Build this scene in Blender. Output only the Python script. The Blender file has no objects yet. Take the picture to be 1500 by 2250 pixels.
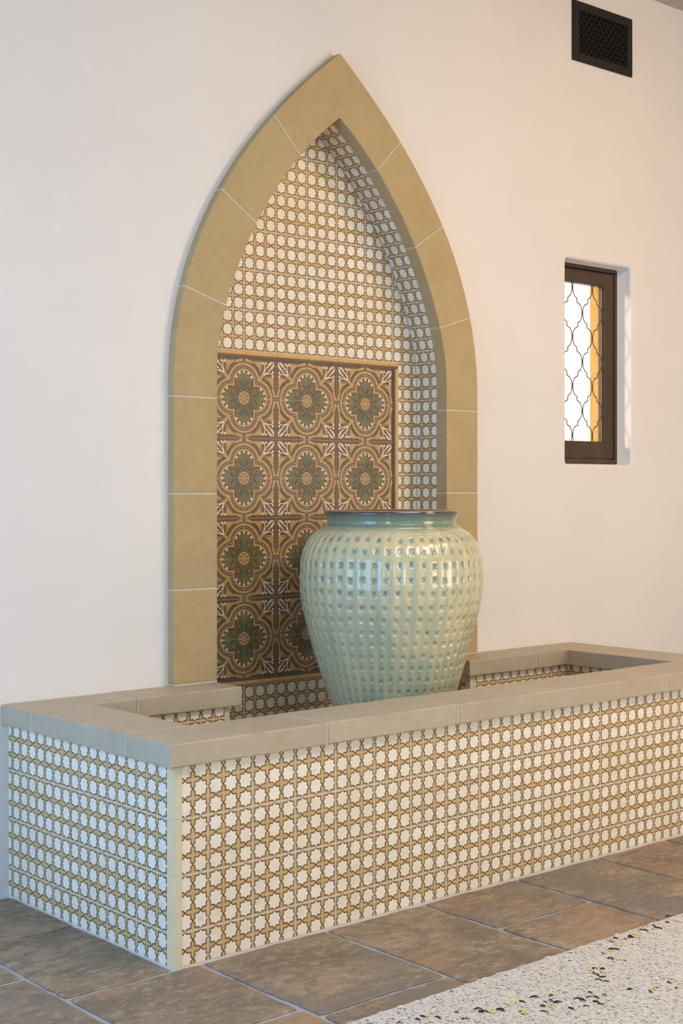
import bpy, bmesh, math, random
import numpy as np
from mathutils import Vector, Matrix

random.seed(7)
rng = np.random.default_rng(11)
S = bpy.context.scene
COL = S.collection

# ------------------------------------------------------------------ camera
TH = 0.7148
cam_d = bpy.data.cameras.new('camera')
cam = bpy.data.objects.new('camera', cam_d)
COL.objects.link(cam)
cam.location = (-2.1376, -3.1482, 1.2828)
cam.rotation_euler = (math.pi / 2, 0, -TH)
cam_d.sensor_fit = 'HORIZONTAL'
cam_d.sensor_width = 36.0
cam_d.lens = 3115.9 / 1500 * 36.0
cam_d.shift_y = -51.0 / 1500
cam_d.clip_start = 0.05
S.camera = cam

# ------------------------------------------------------------------ world, sun, large lights, exposure
S.view_settings.view_transform = 'Standard'
S.view_settings.look = 'None'
S.view_settings.gamma = 1.0
S.view_settings.use_curve_mapping = False
S.view_settings.exposure = -0.13

W = bpy.data.worlds.new('world')
S.world = W
W.use_nodes = True
bgn = W.node_tree.nodes['Background']
bgn.inputs['Color'].default_value = (1.0, 0.93, 0.82, 1)
bgn.inputs['Strength'].default_value = 1.9


def light(name, kind, loc, energy, color, target=None, size=None, direction=None, angle=None):
    d = bpy.data.lights.new(name, kind)
    d.energy = energy
    d.color = color
    if kind == 'AREA':
        d.shape = 'RECTANGLE'
        d.size, d.size_y = size
    if angle is not None:
        d.angle = angle
    o = bpy.data.objects.new(name, d)
    COL.objects.link(o)
    o.location = loc
    v = Vector(direction) if direction is not None else Vector(target) - Vector(loc)
    o.rotation_euler = v.to_track_quat('-Z', 'Z' if kind != 'AREA' else 'Y').to_euler()
    return o


light('sun', 'SUN', (-4, 6, 5), 3.0, (1.0, 0.82, 0.55), direction=(0.8, -0.45, -0.20), angle=0.10)
# blue daylight through the wide opening on the left
light('left_opening_daylight', 'AREA', (-3.25, -0.30, 1.40), 108, (0.25, 0.56, 1.0), direction=(1, 0.02, -0.02), size=(2.1, 2.6))
# pale daylight through the doorway behind the camera
light('doorway_daylight', 'AREA', (-3.2, -3.9, 1.65), 34, (0.96, 0.98, 1.0), target=(0.8, 0.6, 1.2), size=(1.0, 1.7))
# light of the sunlit court through the opening on the right
light('court_light', 'AREA', (3.7, -4.8, 1.35), 88, (1.0, 0.95, 0.85), target=(1.2, 0.8, 1.3), size=(1.8, 2.2))
# unseen overhead fill, added to brighten coping tops, floor and rug
light('overhead_fill', 'AREA', (0.9, -2.4, 3.52), 80, (0.95, 0.95, 0.90), direction=(0, 0, -1), size=(2.0, 1.4))
# warm room lamp under the ceiling on the right
light('ceiling_lamp', 'AREA', (2.9, -1.7, 3.45), 45, (1.0, 0.55, 0.20), target=(2.2, -0.4, 0.5), size=(0.6, 0.6))


# ------------------------------------------------------------------ node helpers
class X:
    """a shader value with arithmetic"""
    nt = None

    def __init__(s, v):
        s.v = v

    @staticmethod
    def m(op, *a, clamp=False):
        n = X.nt.nodes.new('ShaderNodeMath')
        n.operation = op
        n.use_clamp = clamp
        for i, q in enumerate(a):
            q = q.v if isinstance(q, X) else q
            if isinstance(q, (int, float)):
                n.inputs[i].default_value = q
            else:
                X.nt.links.new(q, n.inputs[i])
        return X(n.outputs[0])

    def __add__(s, o): return X.m('ADD', s, o)
    __radd__ = __add__
    def __sub__(s, o): return X.m('SUBTRACT', s, o)
    def __rsub__(s, o): return X.m('SUBTRACT', o, s)
    def __mul__(s, o): return X.m('MULTIPLY', s, o)
    __rmul__ = __mul__
    def __truediv__(s, o): return X.m('DIVIDE', s, o)
    def __lt__(s, o): return X.m('LESS_THAN', s, o)
    def __gt__(s, o): return X.m('GREATER_THAN', s, o)
    def fract(s): return X.m('FRACT', s)
    def abs(s): return X.m('ABSOLUTE', s)
    def sin(s): return X.m('SINE', s)
    def sqrt(s): return X.m('SQRT', s)


def xmin(a, b): return X.m('MINIMUM', a, b)
def xmax(a, b): return X.m('MAXIMUM', a, b)
def length(a, b): return (a * a + b * b).sqrt()
def atan2(a, b): return X.m('ARCTAN2', a, b)
def band(v, lo, hi): return (v > lo) * (v < hi)


class Mat:
    def __init__(s, name, rough=0.6, spec=0.5):
        s.m = bpy.data.materials.new(name)
        s.m.use_nodes = True
        s.nt = s.m.node_tree
        X.nt = s.nt
        s.b = s.nt.nodes['Principled BSDF']
        s.b.inputs['Roughness'].default_value = rough
        s.b.inputs['Specular IOR Level'].default_value = spec

    def n(s, t): return s.nt.nodes.new(t)
    def l(s, a, b): s.nt.links.new(a, b)

    def coord(s, which='Object'):
        return s.n('ShaderNodeTexCoord').outputs[which]

    def rand(s):
        return X(s.n('ShaderNodeObjectInfo').outputs['Random'])

    def noise(s, vec, scale, detail=4, rough=0.55, stretch=None, offset_random=False):
        if stretch is not None or offset_random:
            mp = s.n('ShaderNodeMapping')
            s.l(vec, mp.inputs['Vector'])
            if stretch is not None:
                mp.inputs['Scale'].default_value = stretch
            if offset_random:
                r = s.n('ShaderNodeObjectInfo').outputs['Random']
                c = s.n('ShaderNodeVectorMath'); c.operation = 'SCALE'
                c.inputs[0].default_value = (37.0, 19.0, 53.0)
                s.l(r, c.inputs['Scale'])
                s.l(c.outputs[0], mp.inputs['Location'])
            vec = mp.outputs[0]
        t = s.n('ShaderNodeTexNoise')
        s.l(vec, t.inputs['Vector'])
        t.inputs['Scale'].default_value = scale
        t.inputs['Detail'].default_value = detail
        t.inputs['Roughness'].default_value = rough
        return X(t.outputs['Fac'])

    def ramp(s, f, pts, interp='LINEAR'):
        r = s.n('ShaderNodeValToRGB')
        r.color_ramp.interpolation = interp
        e = r.color_ramp.elements
        while len(e) < len(pts):
            e.new(0.5)
        for i, (p, c) in enumerate(pts):
            e[i].position = p
            e[i].color = (*c, 1)
        s.l(f.v, r.inputs[0])
        return r.outputs[0]

    def mix(s, f, a, b, mode='MIX'):
        n = s.n('ShaderNodeMix')
        n.data_type = 'RGBA'
        n.blend_type = mode
        for k, q in ((0, f), (6, a), (7, b)):
            q = q.v if isinstance(q, X) else q
            if isinstance(q, (int, float)):
                n.inputs[k].default_value = q
            elif isinstance(q, tuple):
                n.inputs[k].default_value = (*q, 1)
            else:
                s.l(q, n.inputs[k])
        return n.outputs[2]

    def color(s, c):
        if isinstance(c, tuple):
            s.b.inputs['Base Color'].default_value = (*c, 1)
        else:
            s.l(c, s.b.inputs['Base Color'])

    def bump(s, h, strength=0.3, dist=0.005):
        b = s.n('ShaderNodeBump')
        b.inputs['Strength'].default_value = strength
        b.inputs['Distance'].default_value = dist
        s.l(h.v, b.inputs['Height'])
        s.l(b.outputs[0], s.b.inputs['Normal'])


def smooth01(v, lo, hi):
    n = X.nt.nodes.new('ShaderNodeMapRange')
    n.inputs[1].default_value = lo
    n.inputs[2].default_value = hi
    X.nt.links.new(v.v, n.inputs[0])
    return X(n.outputs[0])


# ------------------------------------------------------------------ materials
def mat_plaster():
    M = Mat('white_plaster', 0.62, 0.25)
    v = M.coord('Object')
    a = M.noise(v, 1.1, 5, 0.6)
    b = M.noise(v, 9.0, 4, 0.6)
    c = M.mix(smooth01(a, 0.35, 0.68), (0.745, 0.72, 0.70), (0.80, 0.775, 0.75))
    c = M.mix(smooth01(b, 0.62, 0.8) * 0.35, c, (0.83, 0.81, 0.79))
    M.color(c)
    M.bump(a * 1.0 + b * 0.25, 0.25, 0.02)
    return M.m


def mat_stone(name, base, dark, light_, vein=0.4, offset=True, rough=0.85, spec=0.2):
    M = Mat(name, rough, spec)
    v = M.coord('Object')
    big = M.noise(v, 5.0, 5, 0.6, offset_random=offset)
    med = M.noise(v, 22.0, 4, 0.6, offset_random=offset)
    fine = M.noise(v, 230.0, 3, 0.7)
    c = M.mix(smooth01(big, 0.3, 0.7), dark, base)
    c = M.mix(smooth01(med, 0.45, 0.8) * vein, c, light_)
    c = M.mix(smooth01(fine, 0.40, 0.75) * 0.30, c, light_)
    spots = smooth01(M.noise(v, 75.0, 2, 0.5, offset_random=offset), 0.73, 0.78)
    c = M.mix(spots * 0.45, c, (dark[0] * 0.55, dark[1] * 0.5, dark[2] * 0.45))
    r = M.rand()
    c = M.mix(r * 0.22, c, (base[0] * 1.08, base[1] * 1.0, base[2] * 0.9))
    M.color(c)
    M.bump(fine * 0.6 + med * 0.5 + M.noise(v, 110.0, 3, 0.6) * 0.5, 0.5, 0.004)
    return M.m


def mat_star_tile():
    M = Mat('star_and_cross_tile', 0.38, 0.45)
    uv = M.n('ShaderNodeUVMap'); uv.uv_map = 'UVMap'
    ob = M.coord('Object')
    wob = M.n('ShaderNodeTexNoise')
    M.l(ob, wob.inputs['Vector']); wob.inputs['Scale'].default_value = 95.0
    sep = M.n('ShaderNodeSeparateXYZ'); M.l(uv.outputs[0], sep.inputs[0])
    sw = M.n('ShaderNodeSeparateXYZ'); M.l(wob.outputs['Color'], sw.inputs[0])
    u = X(sep.outputs[0]) * 3.0 + (X(sw.outputs[0]) - 0.5) * 0.06
    w = X(sep.outputs[1]) * 3.0 + (X(sw.outputs[1]) - 0.5) * 0.06
    x = (u.fract() - 0.5).abs()
    y = (w.fract() - 0.5).abs()
    d = xmin(xmax(x, y) - 0.366, (x + y - 0.5) * 0.7071)
    n1 = M.noise(ob, 9.0, 4, 0.6, offset_random=True)
    n2 = M.noise(ob, 45.0, 4, 0.6, offset_random=True)
    r = M.rand()
    n3 = M.noise(ob, 22.0, 5, 0.65, offset_random=True)
    star = M.mix(smooth01(n1, 0.42, 0.66) * 0.55, (0.86, 0.815, 0.71), (0.76, 0.665, 0.50))
    star = M.mix(smooth01(n3, 0.56, 0.74) * 0.55, star, (0.58, 0.47, 0.30))
    star = M.mix(smooth01(n2, 0.58, 0.8) * 0.30, star, (0.56, 0.44, 0.26))
    star = M.mix(smooth01(r, 0.5, 1.0) * 0.45, star, (0.76, 0.66, 0.50))
    gold = M.mix(smooth01(n2, 0.3, 0.7), (0.53, 0.345, 0.145), (0.64, 0.455, 0.215))
    gold = M.mix(smooth01(n3, 0.52, 0.72) * 0.55, gold, (0.40, 0.265, 0.12))
    # pale rim inside the crosses where the glaze thins out
    gold = M.mix(band(d, 0.03, 0.062) * 0.25, gold, (0.66, 0.52, 0.30))
    line = M.mix(smooth01(n2, 0.35, 0.7), (0.090, 0.052, 0.026), (0.175, 0.110, 0.055))
    c = M.mix(d > 0.0, star, gold)
    c = M.mix(d.abs() < 0.035, c, line)
    M.color(c)
    M.bump((d.abs() < 0.032) * -0.5 + n2 * 0.5, 0.30, 0.0010)
    return M.m


def mat_deco_tile():
    M = Mat('medallion_tile', 0.42, 0.4)
    uv = M.n('ShaderNodeUVMap'); uv.uv_map = 'UVMap'
    ob = M.coord('Object')
    sep = M.n('ShaderNodeSeparateXYZ'); M.l(uv.outputs[0], sep.inputs[0])
    x = X(sep.outputs[0]); y = X(sep.outputs[1])
    n1 = M.noise(ob, 14.0, 4, 0.6, offset_random=True)
    n2 = M.noise(ob, 60.0, 4, 0.6, offset_random=True)
    brown = M.mix(smooth01(n1, 0.3, 0.7), (0.150, 0.090, 0.052), (0.205, 0.130, 0.078))
    gold = M.mix(smooth01(n1, 0.3, 0.75), (0.56, 0.375, 0.165), (0.49, 0.32, 0.135))
    green = M.mix(smooth01(n1, 0.35, 0.65), (0.165, 0.150, 0.075), (0.235, 0.205, 0.115))
    cream = (0.77, 0.64, 0.46)
    a = xmax(x, y); b = xmin(x, y)
    dl = length(a - 0.39, b)
    phi = atan2(b, a - 0.39)
    d = xmin(dl - 0.39, a - 0.39)
    c = brown
    # outer golden leaf mass with a dark crescent and scalloped band
    crescent = 0.135 + 0.060 * (phi * 2.0).sin()
    leaf = (d > crescent) * (a < 0.955) * (b > 0.06)
    notfleur = 1.0 - (x > 0.555) * (y > 0.555)
    notwave = 1.0 - (a > 0.922 + 0.010 * (b * 62.0).sin()) * (b > 0.2)
    c = M.mix(leaf * notfleur * notwave, c, gold)
    stem = (x - y).abs() < 0.055
    c = M.mix(stem * band(d, 0.045, 0.30) * (a < 0.60), c, gold)
    # hooked leaf tips by the axes
    c = M.mix(length(a - 0.945, b - 0.085) < 0.045, c, gold)
    c = M.mix(((a - 0.945 + (b - 0.085) * 0.30).abs() < 0.030) * band(b, 0.085, 0.27), c, gold)
    # leaf veins
    c = M.mix(band(b - 0.520, 0.0, 0.018) * (a > 0.60) * (a < 0.83), c, (0.10, 0.06, 0.035))
    scal = 0.082 + 0.024 * (phi * 17.0).sin().abs()
    c = M.mix(band(d, 0.030, scal), c, gold)
    # dotted ring
    c = M.mix(band(d, -0.044, 0.032), c, (0.105, 0.060, 0.035))
    ring = dl - 0.384
    st = 0.150
    lp = ((phi / st).fract() - 0.5) * (st * 0.384)
    c = M.mix((length(lp, ring) < 0.0150) * (a > 0.375), c, cream)
    # golden cord and cusp
    c = M.mix(band(d, -0.094, -0.044), c, gold)
    c = M.mix(length(x - 0.325, y - 0.325) < 0.036, c, gold)
    # big pearls round the green field
    c = M.mix(d < -0.094, c, brown)
    gr = xmin(dl - 0.218 - 0.012 * (phi * 11.0).sin(), a - 0.285)
    c = M.mix(gr < 0.0, c, green)
    dk = (0.088, 0.072, 0.036)
    st2 = math.radians(30)
    lp2 = ((phi / st2 + 0.5).fract() - 0.5) * (st2 * 0.262)
    c = M.mix((length(lp2, dl - 0.262) < 0.036) * (phi < 1.35) * (a > 0.42), c, cream)
    # dark scrolling strokes in the green field
    t = length(x - 0.205, y - 0.205)
    c = M.mix(band(t, 0.052, 0.070), c, dk)
    c = M.mix(t < 0.018, c, dk)
    t2 = length(a - 0.30, b - 0.165)
    c = M.mix(band(t2, 0.080, 0.100) * (b < 0.20) * (b > 0.03), c, dk)
    t3 = length(a - 0.34, b - 0.20)
    c = M.mix(band(t3, 0.125, 0.142) * (b < 0.17) * (b > 0.02), c, dk)
    t4 = length(a - 0.27, b - 0.14)
    c = M.mix(band(t4, 0.112, 0.124) * (b < 0.12) * (b > 0.02), c, dk)
    c = M.mix((b < 0.030 - 0.042 * (a - 0.2)) * (a < 0.50) * (b > 0.008), c, dk)
    # centre wheel
    rr = length(x, y); th = atan2(y, x)
    c = M.mix(rr < 0.190, c, dk)
    c = M.mix(rr < 0.168, c, gold)
    pet = (((th * 1.2732).fract() - 0.5).abs() < 0.24) * band(rr, 0.062, 0.138)
    c = M.mix(pet, c, (0.26, 0.13, 0.065))
    c = M.mix(rr < 0.03, c, (0.22, 0.12, 0.06))
    # white fleur in the outer corner, drawn along the diagonal
    p = (x + y) * 0.7071; q = ((x - y) * 0.7071).abs()
    tt = p - 0.835
    qi = 0.008 + 0.024 * (tt * 6.8).sin()
    grow = xmax(tt - 0.16, 0.0)
    qo = qi + 0.017 + 0.22 * grow + 0.012 * (tt * 62.0).sin() * (tt > 0.17)
    c = M.mix((q > qi) * (q < qo) * (tt > 0.0) * (a < 0.940), c, cream)
    c = M.mix((q - 0.012 - 0.47 * tt).abs() < 0.011 * (tt > 0.01) * (tt < 0.20), c, cream)
    stalk = (b - 0.600 - 0.050 * ((a - 0.57) * 8.2).sin()).abs() < 0.0125
    c = M.mix(stalk * band(a, 0.585, 0.90), c, cream)
    c = M.mix(length(a - 0.895, b - 0.585) < 0.033, c, cream)
    c = M.mix(length(a - 0.895, b - 0.680) < 0.033, c, cream)
    c = M.mix(smooth01(n2, 0.55, 0.85) * 0.25, c, (0.20, 0.13, 0.08))
    M.color(c)
    M.bump(n2, 0.25, 0.0012)
    return M.m


def mat_plain(name, col, col2, scale=30, rough=0.6, spec=0.4, bump=0.2, dist=0.002):
    M = Mat(name, rough, spec)
    v = M.coord('Object')
    n = M.noise(v, scale, 4, 0.6, offset_random=True)
    M.color(M.mix(smooth01(n, 0.3, 0.7), col, col2))
    M.bump(n, bump, dist)
    return M.m


def mat_flagstone():
    M = Mat('flagstone', 0.62, 0.35)
    v = M.coord('Object')
    big = M.noise(v, 3.4, 6, 0.70, offset_random=True, stretch=(1.0, 1.7, 1.0))
    med = M.noise(v, 17.0, 6, 0.72, offset_random=True, stretch=(1.0, 1.9, 1.0))
    fine = M.noise(v, 160.0, 3, 0.6)
    r = M.rand()
    c = M.mix(smooth01(big, 0.42, 0.58), (0.205, 0.152, 0.105), (0.325, 0.243, 0.165))
    c = M.mix(smooth01(med, 0.50, 0.56) * 0.70, c, (0.165, 0.130, 0.100))
    pale = M.noise(v, 21.0, 6, 0.78, offset_random=True, stretch=(1.0, 2.0, 1.0))
    c = M.mix(smooth01(pale, 0.52, 0.60) * 0.65, c, (0.430, 0.335, 0.240))
    rust = M.noise(v, 2.4, 4, 0.6, offset_random=True)
    c = M.mix(smooth01(rust, 0.46, 0.62) * smooth01(r, 0.15, 0.8) * 0.70, c, (0.385, 0.220, 0.118))
    grey = M.noise(v, 2.0, 5, 0.65, offset_random=True)
    c = M.mix(smooth01(grey, 0.46, 0.58) * smooth01(r, 0.85, 0.3) * 0.75, c, (0.180, 0.160, 0.142))
    c = M.mix(smooth01(fine, 0.5, 0.8) * 0.25, c, (0.46, 0.39, 0.32))
    M.color(c)
    M.bump(big * 1.0 + med * 0.8 + fine * 0.12, 0.45, 0.006)
    return M.m


def mat_wood(name, c1, c2, axis_stretch, rough=0.6):
    M = Mat(name, rough, 0.3)
    v = M.coord('Object')
    n = M.noise(v, 14.0, 5, 0.6, stretch=axis_stretch, offset_random=True)
    f = M.noise(v, 70.0, 3, 0.6, stretch=axis_stretch, offset_random=True)
    c = M.mix(smooth01(n, 0.3, 0.7), c1, c2)
    c = M.mix(smooth01(f, 0.55, 0.8) * 0.35, c, (c1[0] * 0.6, c1[1] * 0.6, c1[2] * 0.6))
    r = M.rand()
    c = M.mix(r * 0.3, c, (c2[0] * 0.8, c2[1] * 0.85, c2[2] * 0.95))
    M.color(c)
    M.bump(f, 0.25, 0.002)
    return M.m


def mat_glaze():
    M = Mat('celadon_glaze', 0.14, 0.55)
    ob = M.coord('Object')
    sep = M.n('ShaderNodeSeparateXYZ'); M.l(ob, sep.inputs[0])
    z = X(sep.outputs[2])
    at = M.n('ShaderNodeAttribute'); at.attribute_name = 'pooling'
    pool = X(at.outputs['Fac'])
    streak = M.noise(ob, 16.0, 4, 0.6, stretch=(1.0, 1.0, 0.08))
    blot = M.noise(ob, 5.5, 4, 0.6)
    fine = M.noise(ob, 90.0, 3, 0.6)
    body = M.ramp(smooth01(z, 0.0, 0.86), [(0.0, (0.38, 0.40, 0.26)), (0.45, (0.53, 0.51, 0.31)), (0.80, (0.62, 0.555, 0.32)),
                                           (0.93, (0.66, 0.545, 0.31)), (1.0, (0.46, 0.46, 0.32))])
    # glaze runs thick and pale on the ribs, thin and greener between them
    th = atan2(X(sep.outputs[1]), X(sep.outputs[0]))
    rib = ((th * (49.0 / 6.28319)).fract() - 0.5).abs() * 2.0
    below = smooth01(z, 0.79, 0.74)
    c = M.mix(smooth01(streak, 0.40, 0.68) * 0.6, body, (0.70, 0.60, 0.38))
    c = M.mix(smooth01(streak, 0.54, 0.38) * 0.5, c, (0.33, 0.42, 0.31))
    c = M.mix(smooth01(blot, 0.48, 0.66) * 0.5, c, (0.34, 0.44, 0.34))
    c = M.mix(smooth01(rib, 0.55, 0.15) * below * 0.40, c, (0.34, 0.43, 0.33))
    c = M.mix(smooth01(rib, 0.6, 0.95) * below * 0.35, c, (0.68, 0.59, 0.40))
    c = M.mix(pool * (0.15 + 0.85 * smooth01(z, 0.42, 0.72)) * 0.95, c, (0.10, 0.22, 0.22))
    c = M.mix(smooth01(pool * fine, 0.42, 0.54) * 0.7, c, (0.05, 0.08, 0.085))
    # rim: teal collar, iron dark lip, bare clay edge
    c = M.mix(smooth01(z, 0.835, 0.850), c, M.mix(smooth01(fine, 0.35, 0.65), (0.15, 0.235, 0.185), (0.27, 0.31, 0.22)))
    lip = smooth01(z + (fine - 0.5) * 0.02, 0.880, 0.897)
    c = M.mix(lip, c, M.mix(smooth01(fine, 0.4, 0.6), (0.045, 0.055, 0.075), (0.11, 0.075, 0.065)))
    c = M.mix(z > 0.9035, c, (0.46, 0.31, 0.17))
    # iron specks
    sp = M.n('ShaderNodeTexVoronoi'); M.l(ob, sp.inputs['Vector']); sp.inputs['Scale'].default_value = 34.0
    c = M.mix((X(sp.outputs['Distance']) < 0.06) * 0.85, c, (0.03, 0.03, 0.03))
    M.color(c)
    M.bump(fine * 0.3 + streak, 0.06, 0.003)
    M.b.inputs['Coat Weight'].default_value = 0.3
    M.b.inputs['Coat Roughness'].default_value = 0.06
    return M.m


def mat_glass():
    m = bpy.data.materials.new('window_glass')
    m.use_nodes = True
    nt = m.node_tree
    nt.nodes.remove(nt.nodes['Principled BSDF'])
    out = nt.nodes['Material Output']
    tr = nt.nodes.new('ShaderNodeBsdfTransparent')
    gl = nt.nodes.new('ShaderNodeBsdfGlossy'); gl.inputs['Roughness'].default_value = 0.03
    lw = nt.nodes.new('ShaderNodeLayerWeight'); lw.inputs['Blend'].default_value = 0.5
    fr = nt.nodes.new('ShaderNodeMath'); fr.operation = 'POWER'; fr.inputs[1].default_value = 4.0
    nt.links.new(lw.outputs['Facing'], fr.inputs[0])
    mx = nt.nodes.new('ShaderNodeMixShader')
    nt.links.new(fr.outputs[0], mx.inputs[0])
    nt.links.new(tr.outputs[0], mx.inputs[1])
    nt.links.new(gl.outputs[0], mx.inputs[2])
    nt.links.new(mx.outputs[0], out.inputs[0])
    return m


PLASTER = mat_plaster()
OCHRE = mat_plain('ochre_render', (0.50, 0.30, 0.10), (0.56, 0.35, 0.13), 18, 0.9, 0.1)
SAND = mat_stone('sandstone', (0.480, 0.365, 0.195), (0.41, 0.305, 0.155), (0.55, 0.44, 0.26))
COPE = mat_stone('coping_sandstone', (0.465, 0.395, 0.295), (0.405, 0.335, 0.245), (0.54, 0.48, 0.385), vein=0.5, rough=0.5, spec=0.55)
MORTAR = mat_plain('pale_mortar', (0.55, 0.49, 0.385), (0.63, 0.57, 0.455), 60, 0.9, 0.1)
GROUT = mat_plain('tile_grout', (0.70, 0.62, 0.56), (0.78, 0.70, 0.64), 60, 0.9, 0.1)
FGROUT = mat_plain('floor_grout', (0.36, 0.36, 0.375), (0.45, 0.45, 0.465), 40, 0.9, 0.1, 0.4, 0.004)
STAR = mat_star_tile()
DECO = mat_deco_tile()
CREAM = mat_plain('cream_glaze', (0.70, 0.585, 0.36), (0.76, 0.64, 0.41), 12, 0.32, 0.5, 0.1)
BORDER = mat_plain('ochre_glaze', (0.60, 0.36, 0.135), (0.66, 0.42, 0.17), 12, 0.35, 0.5, 0.1)
DARKTRIM = mat_plain('umber_glaze', (0.14, 0.10, 0.07), (0.20, 0.14, 0.10), 14, 0.4, 0.4, 0.1)
FLAG = mat_flagstone()
WALNUT = mat_wood('dark_walnut', (0.060, 0.036, 0.020), (0.095, 0.058, 0.034), (1.0, 1.0, 0.1), 0.5)
PLANKM = mat_wood('ceiling_oak', (0.46, 0.40, 0.31), (0.58, 0.51, 0.41), (1.0, 0.08, 1.0), 0.7)
IRON = mat_plain('bronze_iron', (0.085, 0.058, 0.030), (0.12, 0.085, 0.045), 60, 0.5, 0.4)
BLACK = mat_plain('black_metal', (0.012, 0.010, 0.009), (0.020, 0.017, 0.015), 60, 0.55, 0.3)
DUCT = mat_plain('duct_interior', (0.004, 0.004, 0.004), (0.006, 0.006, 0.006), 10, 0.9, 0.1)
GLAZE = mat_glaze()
GLASS = mat_glass()
RUGBASE = mat_plain('rug_backing', (0.075, 0.045, 0.030), (0.11, 0.07, 0.05), 90, 0.95, 0.05)
RUGPILE = mat_plain('cream_wool', (0.60, 0.535, 0.465), (0.72, 0.665, 0.60), 70, 0.95, 0.05, 0.3)
RUGDARK = mat_plain('dark_wool', (0.028, 0.018, 0.013), (0.05, 0.032, 0.025), 70, 0.95, 0.05)
RUGYEL = mat_plain('yellow_wool', (0.62, 0.52, 0.20), (0.70, 0.62, 0.33), 70, 0.95, 0.05)
CONCRETE = mat_plain('basin_concrete', (0.30, 0.27, 0.23), (0.38, 0.34, 0.29), 20, 0.9, 0.1)


# ------------------------------------------------------------------ mesh helpers
def mesh(name, verts, faces, mat=None, uvs=None, smooth=False):
    me = bpy.data.meshes.new(name)
    me.from_pydata([tuple(v) for v in verts], [], [tuple(f) for f in faces])
    if mat:
        me.materials.append(mat)
    if uvs is not None:
        ul = me.uv_layers.new(name='UVMap')
        k = 0
        for f in faces:
            for vi in f:
                ul.data[k].uv = uvs[vi]
                k += 1
    if smooth:
        me.polygons.foreach_set('use_smooth', [True] * len(me.polygons))
    me.update()
    return me


def link(name, me, parent=None, loc=None, rot=None):
    o = bpy.data.objects.new(name, me)
    COL.objects.link(o)
    if parent is not None:
        o.parent = parent
    if loc is not None:
        o.location = loc
    if rot is not None:
        o.rotation_euler = rot
    return o


def empty(name, loc=(0, 0, 0)):
    o = bpy.data.objects.new(name, None)
    COL.objects.link(o)
    o.empty_display_size = 0.1
    o.location = loc
    return o


def tag(o, label=None, cat=None, group=None, kind=None):
    if label: o['label'] = label
    if cat: o['category'] = cat
    if group: o['group'] = group
    if kind: o['kind'] = kind
    return o


def fix_normals(me):
    bm = bmesh.new(); bm.from_mesh(me)
    bmesh.ops.recalc_face_normals(bm, faces=bm.faces)
    bm.to_mesh(me); bm.free()


def box_mesh(name, size, mat, bevel=0.0, seg=1):
    bm = bmesh.new()
    bmesh.ops.create_cube(bm, size=1.0)
    bmesh.ops.scale(bm, vec=size, verts=bm.verts)
    if bevel > 0:
        bmesh.ops.bevel(bm, geom=list(bm.edges), offset=bevel, segments=seg, affect='EDGES', profile=0.6)
    me = bpy.data.meshes.new(name)
    bm.to_mesh(me); bm.free()
    me.materials.append(mat)
    return me


def box(name, lo, hi, mat, parent=None, bevel=0.0, seg=1, origin=(0, 0, 0)):
    size = [hi[i] - lo[i] for i in range(3)]
    me = box_mesh(name, size, mat, bevel, seg)
    return link(name, me, parent, [(hi[i] + lo[i]) / 2 - origin[i] for i in range(3)])


def stone_box(name, lo, hi, mat, parent=None, origin=(0, 0, 0), rough=0.0014, bevel=0.004):
    """a sawn stone with slightly uneven arrises"""
    size = [hi[i] - lo[i] for i in range(3)]
    bm = bmesh.new()
    bmesh.ops.create_cube(bm, size=1.0)
    bmesh.ops.scale(bm, vec=size, verts=bm.verts)
    bmesh.ops.bevel(bm, geom=list(bm.edges), offset=bevel, segments=2, affect='EDGES', profile=0.5)
    for ax in range(3):
        n = int(size[ax] / 0.06)
        for k in range(1, n):
            no = [0, 0, 0]; no[ax] = 1
            co = [0, 0, 0]; co[ax] = -size[ax] / 2 + size[ax] * k / n
            bmesh.ops.bisect_plane(bm, geom=list(bm.verts) + list(bm.edges) + list(bm.faces), plane_co=co, plane_no=no)
    for v in bm.verts:
        ext = [abs(abs(v.co[i]) - size[i] / 2) < bevel * 0.9 for i in range(3)]
        if sum(ext) >= 2:
            v.co += Vector((random.uniform(-1, 1), random.uniform(-1, 1), random.uniform(-1, 1))) * rough
    me = bpy.data.meshes.new(name)
    bm.to_mesh(me); bm.free()
    me.materials.append(mat)
    return link(name, me, parent, [(hi[i] + lo[i]) / 2 - origin[i] for i in range(3)])


def poly_slab(name, poly, depth, mat, bevel=0.0012, uvf=None, flip=False):
    """convex outline in (a, b), slab along c: back at c=0, face at c=depth, chamfered face edge.
    returned vertices are (a, b, c)"""
    n = len(poly)
    cx = sum(p[0] for p in poly) / n; cy = sum(p[1] for p in poly) / n
    ins = []
    for i in range(n):
        p0, p1, p2 = poly[i - 1], poly[i], poly[(i + 1) % n]
        def nrm(a, b):
            dx, dy = b[0] - a[0], b[1] - a[1]
            L = math.hypot(dx, dy) or 1
            return (-dy / L, dx / L)
        n1, n2 = nrm(p0, p1), nrm(p1, p2)
        s = (n1[0] + n2[0], n1[1] + n2[1])
        k = max(0.25, 1 + n1[0] * n2[0] + n1[1] * n2[1])
        ins.append((p1[0] + s[0] / k * bevel, p1[1] + s[1] / k * bevel))
    V = [(p[0], p[1], 0) for p in poly] + [(p[0], p[1], depth - bevel) for p in poly] + [(p[0], p[1], depth) for p in ins]
    F = [tuple(range(n - 1, -1, -1))]
    for i in range(n):
        j = (i + 1) % n
        F.append((i, j, n + j, n + i)); F.append((n + i, n + j, 2 * n + j, 2 * n + i))
    F.append(tuple(range(2 * n, 3 * n)))
    return V, F


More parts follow.
